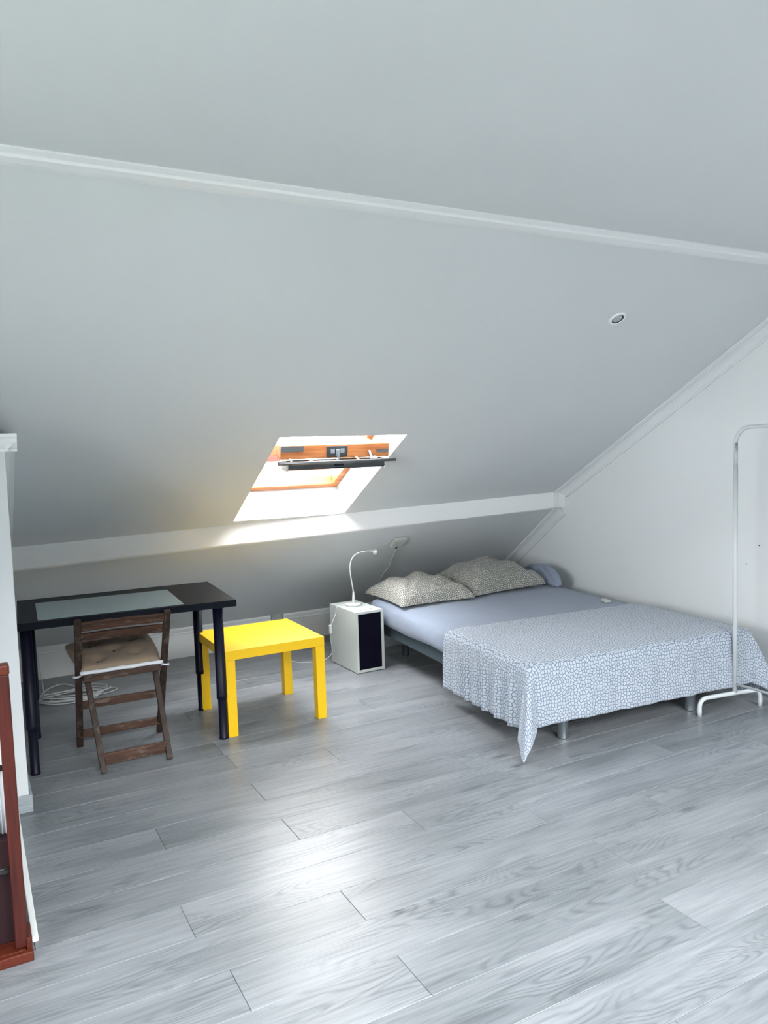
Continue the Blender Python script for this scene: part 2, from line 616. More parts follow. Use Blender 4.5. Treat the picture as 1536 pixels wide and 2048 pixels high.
# right wall, wall behind the camera with a window opening, far left wall, ceiling
mb = MB().box(XR, XR + 0.1, YF - 0.1, YB + 0.1, -0.05, ZC + 0.1)
wr = struct(mb.build('wall_right', 'wall'), 'white gable wall beside the bed')
for (y, z) in ((2.870, 0.831), (2.953, 0.715)):
    MB().lathe([(0, 0), (0.0035, 0), (0.0035, 0.002), (0, 0.002)], (XR - 0.001, y, z), (-1, 0, 0), 10).build('screw_hole', 'dark_hole', wr)
RLEN = (YR - YF) / math.cos(A)
mb = MB()
xs_ = [XFAR] + [v for ab in REAR for v in ab] + [XR + 0.02]
for i in range(len(xs_) - 1):
    xa, xb = xs_[i], xs_[i + 1]
    if i % 2 == 0:
        mb.quad(rp_(xa, -0.05, 0), rp_(xb, -0.05, 0), rp_(xb, RLEN, 0), rp_(xa, RLEN, 0))
    else:
        mb.quad(rp_(xa, -0.05, 0), rp_(xb, -0.05, 0), rp_(xb, RS0, 0), rp_(xa, RS0, 0))
        mb.quad(rp_(xa, RS1, 0), rp_(xb, RS1, 0), rp_(xb, RLEN, 0), rp_(xa, RLEN, 0))
        c_ = [(xa, RS0), (xb, RS0), (xb, RS1), (xa, RS1)]
        for q in range(4):
            (x_a, s_a), (x_b, s_b) = c_[q], c_[(q + 1) % 4]
            mb.quad(rp_(x_a, s_a, 0), rp_(x_b, s_b, 0), rp_(x_b, s_b, 0.18), rp_(x_a, s_a, 0.18))
zk = rp_(0, RLEN, 0).z
mb.quad((XFAR, YF, -0.05), (XR + 0.02, YF, -0.05), (XR + 0.02, YF, zk), (XFAR, YF, zk))
struct(mb.build('wall_front', 'wall'), 'white rear roof slope behind the viewer with three added roof windows')
for i, (xa, xb) in enumerate(REAR):
    w2 = bpy.data.objects.new('window_%d' % (i + 2), None)
    COL.objects.link(w2)
    struct(w2, 'closed pine roof window added for daylight in the rear slope, %s from the bed-side gable wall' % ('third', 'second', 'first')[i])
    def rbox(x0, x1, s0, s1, n0, n1):
        vs = [rp_(x, s_, n_) for n_ in (n0, n1) for (x, s_) in ((x0, s0), (x1, s0), (x1, s1), (x0, s1))]
        return MB().add(vs, [(0, 3, 2, 1), (4, 5, 6, 7), (0, 1, 5, 4), (1, 2, 6, 5), (2, 3, 7, 6), (3, 0, 4, 7)])
    rbox(xa, xb, RS0, RS0 + 0.05, 0.12, 0.18).build('frame_rail', 'pine', w2)
    rbox(xa, xb, RS1 - 0.05, RS1, 0.12, 0.18).build('frame_rail', 'pine', w2)
    rbox(xa, xa + 0.05, RS0 + 0.05, RS1 - 0.05, 0.12, 0.18).build('frame_stile', 'pine', w2)
    rbox(xb - 0.05, xb, RS0 + 0.05, RS1 - 0.05, 0.12, 0.18).build('frame_stile', 'pine', w2)
    rbox(xa + 0.05, xb - 0.05, RS0 + 0.05, RS1 - 0.05, 0.14, 0.146).build('pane', 'glass', w2)
mb = MB()
mb.box(XFAR - 0.1, XFAR, YF - 0.1, GY0, -0.05, ZC + 0.1)
mb.box(XFAR - 0.1, XFAR, GY1, YB + 0.1, -0.05, ZC + 0.1)
mb.box(XFAR - 0.1, XFAR, GY0, GY1, -0.05, GZ0)
mb.box(XFAR - 0.1, XFAR, GY0, GY1, GZ1, ZC + 0.1)
struct(mb.build('wall_side', 'wall'), 'white gable wall far to the left with an added wide window')
w5 = bpy.data.objects.new('window_5', None)
COL.objects.link(w5)
struct(w5, 'wide white-framed window added for daylight in the far left gable wall')
for y in (GY0, (GY0 + GY1) / 2 - 0.03, GY1 - 0.06):
    MB().box(XFAR - 0.075, XFAR - 0.025, y, y + 0.06, GZ0, GZ1).build('frame_stile', 'trim', w5)
for z in (GZ0, GZ1 - 0.06):
    MB().box(XFAR - 0.074, XFAR - 0.026, GY0, GY1, z, z + 0.06).build('frame_rail', 'trim', w5)
for y in (GY0 + 0.06, (GY0 + GY1) / 2 + 0.03):
    MB().box(XFAR - 0.053, XFAR - 0.047, y, y + (GY1 - GY0) / 2 - 0.09, GZ0 + 0.06, GZ1 - 0.06).build('pane', 'glass', w5)
struct(MB().box(XFAR - 0.1, XR + 0.1, YR, Y_CEIL, ZC, ZC + 0.1).build('ceiling', 'ceil'), 'flat white ceiling above the roof slope')

# built-in block on the left
ZB = 1.535
ys = (SL0 - ZB) / TA
mb = MB()
side = [(3.46, -0.05), (YB, -0.05), (YB, 0.205)]
xx = XL
poly = [(3.46, -0.02), (YB, -0.02), (YB, 0.205), (beam_y(xx), beam_lo(xx)), (beam_y(xx), up_z(beam_y(xx))), (ys, ZB), (3.46, ZB)]
n = len(poly)
vs = [(XL, y, z) for y, z in poly] + [(XFAR, y, z) for y, z in poly]
fs = [tuple(range(n)), tuple(range(2 * n - 1, n - 1, -1))] + [(i, i + n, (i + 1) % n + n, (i + 1) % n) for i in range(n)]
mb.add(vs, fs)
struct(mb.build('wall_left', 'wall'), 'white built-in wall block at the left edge beside the desk')

# mouldings
CORN = [(0, 0), (0.0, 0.012), (0.016, 0.017), (0.022, 0.013), (0.044, 0.020), (0.064, 0.026), (0.070, 0.032), (0.078, 0.031), (0.08, 0.0)]
mb = MB()
prof = [(2.372, ZC + 0.01), (2.372, ZC - 0.006), (2.388, ZC - 0.0105), (2.398, ZC - 0.012), (2.402, ZC - 0.020), (2.430, ZC - 0.026), (2.456, ZC - 0.028), (2.459, ZC - 0.020), (2.45, ZC + 0.01)]
mb.sweep([(y, z) for y, z in prof], (XFAR, 0, 0), (XR, 0, 0), (0, 1, 0), (0, 0, 1))
struct(mb.build('trim_2', 'trim'), 'white cornice strip between the flat ceiling and the slope')

def wall_mould(prof_w, p0, p1, xw, sgn, inward):
    """moulding in the corner of a wall x=xw and a surface; inward = unit vector away from that surface"""
    return MB().sweep([(a, b) for a, b in prof_w], (xw, p0[0], p0[1]), (xw, p1[0], p1[1]), (-sgn, 0, 0), inward)

MW = [(0, -0.004), (0.072, -0.004), (0.072, 0.006), (0.066, 0.010), (0.060, 0.009), (0.056, 0.014), (0.044, 0.017), (0.030, 0.030), (0.018, 0.048), (0.016, 0.056), (0.010, 0.060), (0.010, 0.068), (0, 0.068)]
def mould(name, xw, sgn, label, scale=1.0, ya=None, mat='wall'):
    pf = [(a * scale, b * scale) for a, b in MW]
    mb = MB()
    yA = Y_CEIL + 0.02 if ya is None else ya
    yBm = beam_y(xw)
    mb.sweep(pf, (xw, yA, up_z(yA)), (xw, yBm - 0.0, up_z(yBm)), (-sgn, 0, 0), -EN)
    mb.sweep(pf, (xw, yBm - 0.005, up_z(yBm) + 0.01), (xw, yBm - 0.005, beam_lo(xw)), (-sgn, 0, 0), (0, -1, 0))
    zl = beam_lo(xw)
    dv = Vector((0, YB - yBm, 0.205 - zl)).normalized()
    inn = Vector((0, dv.z, -dv.y))
    if inn.z > 0:
        inn = -inn
    mb.sweep(pf, (xw, yBm, zl), (xw, YB, 0.205), (-sgn, 0, 0), inn)
    return struct(mb.build(name, mat), label)
mould('trim_3', XR, 1, 'white stepped moulding where the slope meets the right wall')
mould('trim_4', XL, -1, 'white moulding where the slope meets the left wall block', 0.8, ys - 0.03, 'trim')
mb = MB()
pf = [(0, -0.005), (0.046, -0.005), (0.046, 0.010), (0.038, 0.014), (0.034, 0.03), (0.020, 0.05), (0.012, 0.056), (0.010, 0.066), (0, 0.066)]
mb.sweep(pf, (XFAR, 3.46, ZB + 0.02), (XL + 0.046, 3.46, ZB + 0.02), (0, -1, 0), (0, 0, -1))
mb.sweep(pf, (XL, 3.46 - 0.03, ZB + 0.0205), (XL, ys + 0.03, ZB + 0.0205), (1, 0, 0), (0, 0, -1))
struct(mb.build('trim_5', 'trim'), 'white cornice round the top of the left wall block')

# tall skirting along the knee wall, interrupted by the socket
BBP = [(0, 0), (0.016, 0), (0.016, 0.168), (0.020, 0.172), (0.020, 0.180), (0.015, 0.184), (0.019, 0.192), (0.022, 0.206), (0.017, 0.212), (0.017, 0.222), (0.010, 0.226), (0, 0.226)]
SX0, SX1 = 1.972, 2.073
for nm, a, b, lb in (('baseboard_back', XL, SX0, 'tall white profiled skirting under the slope left of the wall socket'), ('baseboard_back.001', SX1, XR, 'tall white profiled skirting under the slope right of the wall socket')):
    struct(MB().sweep(BBP, (a, YB - 0.001, 0), (b, YB - 0.001, 0), (0, -1, 0), (0, 0, 1)).build(nm, 'trim'), lb)
mb = MB()
mb.box(XFAR, XL + 0.013, 3.446, 3.459, 0, 0.072)
mb.box(XL + 0.001, XL + 0.013, 3.459, YB - 0.03, 0, 0.072)
struct(mb.build('baseboard_left', 'base_grey', bevel=0.002), 'low grey skirting round the foot of the left wall block')
struct(MB().box(0.084, 0.103, 2.485, 3.43, 0, 0.016).build('trim_6', 'trim', bevel=0.003), 'white strip on the floor behind the wooden rack')

# ---- skylight window
w1 = bpy.data.objects.new('window_1', None)
COL.objects.link(w1)
struct(w1, 'pine roof window in the slope with its sash tilted open')
FW = 0.045


def skybox(x0, x1, s0, s1, n0, n1):
    vs = [sp(x, s, n) for n in (n0, n1) for (x, s) in ((x0, s0), (x1, s0), (x1, s1), (x0, s1))]
    return MB().add(vs, [(0, 3, 2, 1), (4, 5, 6, 7), (0, 1, 5, 4), (1, 2, 6, 5), (2, 3, 7, 6), (3, 0, 4, 7)])


skybox(OX0, OX1, 0, FW, DEP, DEP + 0.065).build('frame_rail', 'pine', w1, 0.003)
skybox(OX0, OX1, OLEN - FW, OLEN, DEP, DEP + 0.065).build('frame_rail', 'pine', w1, 0.003)
skybox(OX0, OX0 + FW, FW, OLEN - FW, DEP, DEP + 0.065).build('frame_stile', 'pine', w1, 0.003)
skybox(OX1 - FW, OX1, FW, OLEN - FW, DEP, DEP + 0.065).build('frame_stile', 'pine', w1, 0.003)
# sash, in its own frame: x across, s towards its top rail, n outward face
piv = sp((OX0 + OX1) / 2, OLEN / 2, DEP + 0.07)
TH = R(-9.0)
es2 = Vector((0, -math.cos(TH), math.sin(TH)))
en2 = Vector((0, math.sin(TH), math.cos(TH)))
SM = Matrix(((1, es2.x, en2.x, piv.x), (0, es2.y, en2.y, piv.y), (0, es2.z, en2.z, piv.z), (0, 0, 0, 1)))
HW, HL = (OX1 - OX0) / 2 - FW - 0.004, OLEN / 2 - FW - 0.004


def sashbox(x0, x1, s0, s1, n0, n1, mb=None):
    return (mb or MB()).box(x0, x1, s0, s1, n0, n1, SM)


sash = sashbox(-HW, HW, HL - 0.06, HL, -0.038, 0.038).build('sash', 'pine', w1, 0.004)
sash['label'] = 'pine sash tilted inward with grey metal fittings'
sashbox(-HW, HW, -HL, -HL + 0.07, -0.03, 0.03).build('sash_rail', 'pine', sash, 0.003)
for s in (-1, 1):
    a, b = sorted((s * HW, s * (HW - 0.06)))
    sashbox(a, b, -HL + 0.07, HL - 0.06, -0.03, 0.03).build('sash_stile', 'pine', sash, 0.003)
sashbox(-HW + 0.05, HW - 0.05, -HL + 0.06, HL - 0.05, 0.004, 0.012).build('pane', 'glass', sash)
# top-rail hardware (faces the room)
mb = sashbox(-0.064, 0.064, HL, HL + 0.004, -0.030, 0.030)
mb2 = sashbox(-0.064, 0.064, HL, HL + 0.004, -0.030, 0.030)
mb2.build('lock_plate', 'gunmetal', sash, 0.002)
mb = MB()
sashbox(-0.012, 0.012, HL + 0.004, HL + 0.016, -0.026, 0.012, mb)
sashbox(-0.04, -0.016, HL + 0.004, HL + 0.009, -0.010, 0.014, mb)
sashbox(0.018, 0.044, HL + 0.004, HL + 0.009, -0.008, 0.016, mb)
sashbox(-0.006, 0.006, HL + 0.004, HL + 0.024, -0.05, -0.01, mb)
mb.build('latch', 'chrome', sash, 0.001)
sashbox(-HW, -HW + 0.13, HL, HL + 0.002, 0.004, 0.034).build('type_plate', 'alu', sash)
sashbox(HW - 0.08, HW - 0.005, HL, HL + 0.003, -0.012, 0.006).build('pivot_plate', 'alu', sash)
# ventilation flap and handle bar hang in front of the rail
def spt(x, s, n): return SM @ Vector((x, s, n))
mb = MB()
mb.tube([spt(-HW - 0.03, HL + 0.045, -0.050), spt(HW + 0.02, HL + 0.045, -0.050)], 0.009, 12)
hb = mb.build('handle_bar', 'alu', sash)
for x in (-HW + 0.05, -HW + 0.17, -0.17, 0.12, 0.22, HW - 0.09):
    mb = MB()
    mb.bar(spt(x, HL, -0.034), spt(x, HL + 0.045, -0.049), 0.010, 0.006)
    mb.build('bar_bracket', 'plastic', hb)
mb = MB()
mb.bar(spt(HW - 0.13, HL + 0.003, 0.0), spt(HW - 0.13, HL + 0.043, -0.045), 0.014, 0.006)
mb.build('bar_stay', 'alu', hb)
mb = MB()
pf = [(HL - 0.03, -0.045), (HL + 0.030, -0.062), (HL + 0.036, -0.080), (HL + 0.026, -0.092), (HL - 0.012, -0.082), (HL - 0.03, -0.06)]
vs = [spt(-HW + 0.02, s, n) for s, n in pf] + [spt(HW - 0.04, s, n) for s, n in pf]
k6 = 6
fs = [(i, (i + 1) % k6, k6 + (i + 1) % k6, k6 + i) for i in range(k6)] + [tuple(range(5, -1, -1)), tuple(range(6, 12))]
mb.add(vs, fs)
flap = mb.build('vent_flap', 'gunmetal', sash, 0.002)
for x in (-HW + 0.018, HW - 0.044):
    sashbox(x, x + 0.012, HL - 0.03, HL + 0.038, -0.094, -0.044).build('flap_end_cap', 'plastic_grey', flap, 0.002)
sashbox(-0.03, 0.03, HL + 0.022, HL + 0.034, -0.086, -0.064).build('flap_catch', 'black', flap, 0.002)

# ---- outside
struct(MB().box(-80, 120, -120, 140, -7.2, -7.0).build('ground', 'ground'), 'grey ground far below outside the attic')


def house(name, x, y, w, d, zr, ze, rz, label):
    r = thing(name, label, 'house', (x, y, -7.0), rz)
    MB().box(-w / 2, w / 2, -d / 2, d / 2, 0, ze + 7).build('wall', 'facade', r)
    for s in (-1, 1):
        MB().sweep([(-w / 2 - 0.3, 0), (w / 2 + 0.3, 0), (w / 2 + 0.3, 0.12), (-w / 2 - 0.3, 0.12)], (0, s * (d / 2 + 0.35), ze + 7 - 0.12), (0, 0, zr + 7),
                   (1, 0, 0), (0, 0, 1)).build('roof_side', 'roof', r)
    for s in (-1, 1):
        MB().sweep([(-d / 2, ze + 7), (d / 2, ze + 7), (0, zr + 7)], (s * w / 2 - 0.05, 0, 0), (s * w / 2 + 0.05, 0, 0), (0, 1, 0), (0, 0, 1)).build('gable', 'facade', r)
    MB().box(w * 0.2, w * 0.2 + 0.6, 0.4, 1.0, ze + 7, zr + 7.5).build('chimney', 'roof', r, 0.02)
    for i in range(3):
        MB().box(-w / 2 + 1 + i * (w - 2.9) / 2, -w / 2 + 1.9 + i * (w - 2.9) / 2, -d / 2 - 0.03, -d / 2 + 0.02, ze + 4.6, ze + 6.0).build('window', 'dark_hole', r)
    return r


house('house', 8.4, 27, 7.5, 8, 1.02, -1.2, R(4), 'red-roofed neighbouring house seen through the open roof window, left one')
house('house', 17.5, 31, 8.5, 8, 0.85, -1.4, R(-6), 'red-roofed neighbouring house behind the garden tree outside')
tr_ = thing('garden_tree', 'green garden tree between the neighbouring houses outside', 'tree', (11.0, 17.0, -7.0))
MB().tube([(0, 0, 0), (0.1, 0, 2.5), (0, 0.1, 5.4)], [0.28, 0.22, 0.12], 10).build('trunk', 'bark', tr_)
mb = MB()
for i in range(420):
    th, ph = random.uniform(0, 6.283), math.acos(random.uniform(-1, 1))
    rr = random.uniform(0.6, 1.0)
    c = Vector((1.25 * rr * math.sin(ph) * math.cos(th), 1.2 * rr * math.sin(ph) * math.sin(th), 6.6 + 1.5 * rr * math.cos(ph)))
    d1 = Vector((random.uniform(-1, 1), random.uniform(-1, 1), random.uniform(-1, 1))).normalized()
    d2 = d1.cross(Vector((0.3, 0.5, 0.8))).normalized()
    s = random.uniform(0.14, 0.26)
    mb.add([c - d1 * s, c + d2 * s * 0.6, c + d1 * s, c - d2 * s * 0.6], [(0, 1, 2, 3)])
cr = mb.build('crown', 'leaf', tr_)
cr['kind'] = 'stuff'

# ---- recessed spotlight in the slope
spc = Vector((2.874, 2.856, up_z(2.856)))
r = thing('ceiling_spotlight', 'small round recessed spotlight in the upper slope', 'spotlight', spc)
Q = -EN
mb = MB().lathe([(0.030, -0.0005), (0.031, 0.006), (0.042, 0.006), (0.0455, 0.003), (0.046, -0.0005)], (0, 0, 0), Q, 36)
mb.build('trim_ring', 'trim', r)
MB().lathe([(0.0305, 0.005), (0.0285, 0.0025), (0.0285, 0.0012), (0.0, 0.0012)], (0, 0, 0), Q, 36).build('recess', 'dark_hole', r)
b = MB().lathe([(0.0245, 0.0014), (0.0245, 0.0035), (0.020, 0.0045), (0, 0.0055)], (0, 0, 0), Q, 30).build('bulb', 'lens', r)
for i in range(6):
    a = i * math.pi / 3
    ux = Vector((1, 0, 0))
    c = ux * (0.013 * math.cos(a)) + ES * (0.013 * math.sin(a))
    MB().lathe([(0.0045, 0.0042), (0.0045, 0.0056), (0, 0.0062)], c, Q, 10).build('led', 'plastic_grey', b)

# ================================================================ DESK
DW, DD, DZ, DT = 1.0, 0.652, 0.720, 0.034
dang = R(-3.0)
dfr = Vector((1.160, 3.757, 0))                       # front right corner
dx = Vector((math.cos(dang), math.sin(dang), 0))
dy = Vector((-math.sin(dang), math.cos(dang), 0))
dfl = dfr - dx * DW
desk = thing('desk', 'black rectangular desk on four tubular legs under the slope', 'desk', dfl, dang)
MB().box(0, DW, 0, DD, DZ - DT, DZ).build('desktop', 'desk', desk, 0.002)
for (lx, ly) in ((0.032, 0.055), (DW - 0.085, 0.055), (0.05, DD - 0.085), (DW - 0.085, DD - 0.085)):
    lg = MB().lathe([(0, DZ - DT - 0.002), (0.0255, DZ - DT - 0.002), (0.0255, 0.235), (0.0265, 0.232), (0.0265, 0.212), (0.021, 0.210), (0.0, 0.21)], (lx, ly, 0), (0, 0, 1), 24).build('leg', 'black', desk)
    MB().lathe([(0, 0.22), (0.0205, 0.22), (0.0205, 0.012), (0.0225, 0.010), (0.0225, 0.0), (0, 0)], (lx, ly, 0), (0, 0, 1), 24).build('leg_extension', 'black', lg)
    MB().lathe([(0.045, DZ - DT), (0.045, DZ - DT - 0.004), (0.026, DZ - DT - 0.008)], (lx, ly, 0), (0, 0, 1), 24).build('mounting_plate', 'black', lg)
mt = MB()
mt.box(0.085, 0.745, 0.028, 0.50, DZ + 0.0003, DZ + 0.0028)
mo = mt.build('desk_mat', 'mat')
mo.location, mo.rotation_euler = dfl, (0, 0, dang)
bv = mo.modifiers.new('corners', 'BEVEL')
bv.width, bv.segments, bv.affect = 0.0009, 1, 'EDGES'
tag(mo, 'large translucent grey desk mat lying on the black desktop', 'desk mat')

# ================================================================ FOLDING CHAIR
ch = thing('folding_chair', 'dark weathered wooden folding chair with slatted back at the desk', 'chair', (0.615, 3.9, 0))
CO = Vector((0.615, 3.9, 0))
lp0, lp1 = Vector((0.421, 4.112, 0.0)), Vector((0.409, 3.766, 0.712))
rp0, rp1 = Vector((0.815, 4.100, 0.0)), Vector((0.812, 3.742, 0.712))


def rel(p): return Vector(p) - CO


def lp(t_): return lp0.lerp(lp1, t_)
def rp(t_): return rp0.lerp(rp1, t_)


for a, b in ((lp0, lp1), (rp0, rp1)):
    MB().bar(rel(a), rel(b), 0.031, 0.024, (0, 1, 0)).build('back_post', 'chair_z', ch, 0.004)
for t0, h in ((0.948, 0.047), (0.868, 0.045)):
    mb = MB()
    a, b = lp(t0), rp(t0)
    NS = 8
    vs = []
    lean = (lp1 - lp0).normalized()
    for i in range(NS + 1):
        u = i / NS
        p = a.lerp(b, u) + Vector((0.0, -0.022 * math.sin(math.pi * u) * -1, 0))
        for (e, q) in ((-1, -1), (1, -1), (1, 1), (-1, 1)):
            vs.append(rel(p + lean * (h / 2) * q + Vector((0, 0.0055 * e, 0.003 * e))))
    fs = []
    for i in range(NS):
        for q in range(4):
            fs.append((i * 4 + q, (i + 1) * 4 + q, (i + 1) * 4 + (q + 1) % 4, i * 4 + (q + 1) % 4))
    fs += [(3, 2, 1, 0), tuple(NS * 4 + q for q in range(4))]
    mb.add(vs, fs)
    mb.build('back_slat', 'chair', ch, 0.002)
for t0, h in ((0.345, 0.040), (0.105, 0.040)):
    MB().bar(rel(lp(t0)), rel(rp(t0)), 0.014, h, (0, 0, 1)).build('stretcher', 'chair', ch, 0.003)
# rear legs
tl, tr2 = Vector((0.452, 3.925, 0.405)), Vector((0.772, 3.922, 0.405))
bl, br = Vector((0.474, 3.690, 0.0)), Vector((0.775, 3.690, 0.0))
for a, b in ((bl, tl), (br, tr2)):
    MB().bar(rel(a), rel(b), 0.027, 0.022, (0, 1, 0)).build('leg', 'chair_z', ch, 0.004)
MB().bar(rel(bl.lerp(tl, 0.135)), rel(br.lerp(tr2, 0.135)), 0.014, 0.055, (0, 0, 1)).build('stretcher', 'chair', ch, 0.003)
# seat frame and slats
SN = Vector((0, 3.876, 0.412))
SF = Vector((0, 4.225, 0.462))
sdir = (SF - SN).normalized()
for x in (0.437, 0.785):
    MB().bar(rel((x, SN.y, SN.z)), rel((x, SF.y, SF.z)), 0.022, 0.030).build('seat_rail', 'chair', ch, 0.003)
for i in range(6):
    p = SN + (SF - SN) * (0.05 + 0.9 * i / 5) + Vector((0, 0, 0.021))
    MB().bar(rel((0.418, p.y, p.z)), rel((0.800, p.y, p.z)), 0.045, 0.010, (0, -sdir.z, sdir.y)).build('seat_slat', 'chair', ch, 0.002)
MB().bar(rel((0.428, SN.y - 0.012, SN.z - 0.002)), rel((0.792, SN.y - 0.012, SN.z - 0.002)), 0.016, 0.034).build('seat_crossbar', 'chair', ch, 0.003)
for x in (0.437, 0.787):
    MB().tube([rel((x - 0.024, 3.9, 0.398)), rel((x + 0.024, 3.9, 0.398))], 0.006, 10).build('hinge_bolt', 'gunmetal', ch)

# cushion
cu = thing('seat_cushion', 'thin tufted taupe seat cushion tied to the folding chair', 'cushion', (0.6, 4.03, 0.46))
CC = Vector((0.6, 4.03, 0.46))
NX, NY = 40, 36
vs, fs = [], []
c00, c10, c11, c01 = Vector((0.415, 3.855, 0.4420)), Vector((0.800, 3.855, 0.4420)), Vector((0.822, 4.245, 0.497)), Vector((0.380, 4.245, 0.497))
tufts = [(0.26, 0.24), (0.73, 0.30), (0.5, 0.52), (0.27, 0.78), (0.74, 0.80)]
for side_ in (1, -1):
    for j in range(NY + 1):
        for i in range(NX + 1):
            u, v = i / NX, j / NY
            # rounded corners
            uu, vv = 2 * u - 1, 2 * v - 1
            k_ = 1 - 0.05 * (uu * uu * vv * vv)
            u2, v2 = 0.5 + uu * k_ / 2, 0.5 + vv * k_ / 2
            p = c00.lerp(c10, u2).lerp(c01.lerp(c11, u2), v2)
            e = max(0.0, (1 - uu ** 8) * (1 - vv ** 8))
            h = 0.028 * e ** 0.5
            dim = sum(math.exp(-(((u - a) * 0.4) ** 2 + ((v - b) * 0.4) ** 2) / (2 * 0.026 ** 2)) for a, b in tufts)
            if side_ == 1:
                h -= 0.027 * min(dim, 1) * e
                h += 0.002 * math.sin(u * 17 + v * 9) * e
            else:
                h = 0.010 * e ** 0.5 * (1)
            vs.append(p + Vector((0, -sdir.z, sdir.y)) * h * side_ - CC)
n1 = (NX + 1) * (NY + 1)
for j in range(NY):
    for i in range(NX):
        a = j * (NX + 1) + i
        fs.append((a, a + 1, a + NX + 2, a + NX + 1))
        fs.append((n1 + a, n1 + a + NX + 1, n1 + a + NX + 2, n1 + a + 1))
MB().add(vs, fs, True).build('pad', 'cushion', cu)
mb = MB()
edge = [c00.lerp(c10, i / 20) + Vector((0, -0.003, -0.003 + 0.001 * math.sin(i * 0.9))) - CC for i in range(21)]
mb.tube(edge, [0.0095 + 0.001 * math.sin(i * 2.1) for i in range(21)], 10)
mb.build('edge_piping', 'white_cloth', cu)
for a, b in tufts:
    p = c00.lerp(c10, a).lerp(c01.lerp(c11, a), b) + Vector((0, -sdir.z, sdir.y)) * 0.004 - CC
    MB().lathe([(0.008, 0), (0.006, 0.003), (0, 0.004)], p, (0, -sdir.z, sdir.y), 12).build('tuft_button', 'cushion_dark', cu)
for P, s in ((lp(0.585), -1), (rp(0.585), 1)):
    mb = MB()
    c = P - CC
    ring = [c + Vector((0.021 * math.cos(a) * 1.05, 0.019 * math.sin(a), 0.012 * math.cos(a) * s * -0.4)) for a in [i * math.pi / 8 for i in range(17)]]
    mb.tube(ring, 0.0055, 8)
    mb.bar(c + Vector((-s * 0.015, -0.012, 0)), c + Vector((-s * 0.075, -0.026, 0.006)), 0.004, 0.014)
    mb.build('tie', 'white_cloth', cu)

# ================================================================ YELLOW TABLE
yt_ = thing('side_table', 'low square bright yellow table beside the black desk', 'table', (1.1025, 3.806, 0))
MB().box(0, 0.55, 0, 0.55, 0.40, 0.45).build('tabletop', 'yellow', yt_, 0.0012)
for x in (0.0006, 0.4994):
    for y in (0.0006, 0.4994):
        MB().box(x, x + 0.05, y, y + 0.05, 0, 0.3996).build('leg', 'yellow', yt_, 0.001)

# ================================================================ NIGHTSTAND
nx0, ny0 = 2.155, 4.438
ns = thing('nightstand', 'small upright white box nightstand with a dark open-looking front', 'nightstand', (nx0, ny0, 0), R(1.5))
NWd, ND, NH, PT = 0.205, 0.385, 0.405, 0.016
MB().box(0, PT, 0, ND, 0.004, NH).build('side_panel', 'cab', ns, 0.001)
MB().box(NWd - PT, NWd, 0, ND, 0.004, NH).build('side_panel', 'cab', ns, 0.001)
MB().box(PT + 0.0005, NWd - PT - 0.0005, 0, ND, NH - PT, NH).build('top_panel', 'cab', ns, 0.001)
MB().box(PT + 0.0005, NWd - PT - 0.0005, 0.003, ND, 0.004, 0.004 + PT).build('bottom_panel', 'cab', ns, 0.001)
MB().box(PT + 0.0005, NWd - PT - 0.0005, ND - 0.006, ND, PT + 0.005, NH - PT - 0.0005).build('back_panel', 'cab', ns)
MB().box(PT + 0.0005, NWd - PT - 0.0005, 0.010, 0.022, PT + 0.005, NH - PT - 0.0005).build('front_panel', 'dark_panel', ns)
for x in (0.01, NWd - 0.03):
    for y in (0.02, ND - 0.04):
        MB().box(x, x + 0.02, y, y + 0.02, 0, 0.004).build('foot_pad', 'black', ns)
for x, y in ((0.066, 0.055), (0.15, 0.07), (0.06, 0.315)):
    MB().lathe([(0, NH + 0.0004), (0.0048, NH + 0.0004), (0.005, NH - 0.001)], (x, y, 0), (0, 0, 1), 14).build('screw_cap', 'gunmetal', ns)

# lamp
lb = Vector((2.252, 4.662, 0.4055))
la = thing('table_lamp', 'white gooseneck table lamp standing on the nightstand', 'lamp', lb)
MB().lathe([(0, 0), (0.052, 0), (0.054, 0.003), (0.054, 0.014), (0.051, 0.018), (0.012, 0.020), (0, 0.02)], (0, 0, 0), (0, 0, 1), 36).build('base', 'plastic', la)
MB().lathe([(0.0125, 0.019), (0.0115, 0.03), (0.007, 0.09), (0.0062, 0.094), (0, 0.094)], (0, 0, 0), (0, 0, 1), 20).build('stem', 'plastic', la)
neck = catmull([(0, 0, 0.09), (-0.008, 0, 0.15), (-0.017, 0, 0.215), (-0.018, 0, 0.268), (-0.004, 0, 0.315), (0.028, 0, 0.345), (0.07, 0, 0.357), (0.118, 0, 0.359), (0.142, 0, 0.356)], 8)
MB().tube(neck, 0.0046, 10).build('gooseneck', 'plastic', la)
hd = MB().lathe([(0.006, -0.002), (0.0075, 0.004), (0.0075, 0.012), (0.006, 0.014), (0.0085, 0.018), (0.017, 0.03), (0.0195, 0.038), (0.0195, 0.047), (0.016, 0.048)], (0.140, 0, 0.3562), (0.96, -0.05, -0.26), 24).build('lamp_head', 'plastic', la)
MB().lathe([(0, 0.0445), (0.0165, 0.0455), (0.017, 0.044)], (0.140, 0, 0.3562), (0.96, -0.05, -0.26), 20).build('lens', 'lens', hd)
cpts = catmull([(-0.03, 0.030, 0.008), (-0.055, 0.045, 0.006), (-0.085, 0.05, 0.003), (-0.107, 0.05, -0.01), (-0.116, 0.045, -0.05), (-0.145, 0.04, -0.10), (-0.160, 0.04, -0.135), (-0.163, 0.04, -0.17), (-0.160, 0.05, -0.22), (-0.140, 0.08, -0.27), (-0.125, 0.11, -0.33), (-0.16, 0.16, -0.385), (-0.24, 0.22, -0.403), (-0.33, 0.30, -0.403), (-0.36, 0.45, -0.403)], 6)
cd = MB().tube(cpts, 0.0024, 7).build('cord', 'cable', la)
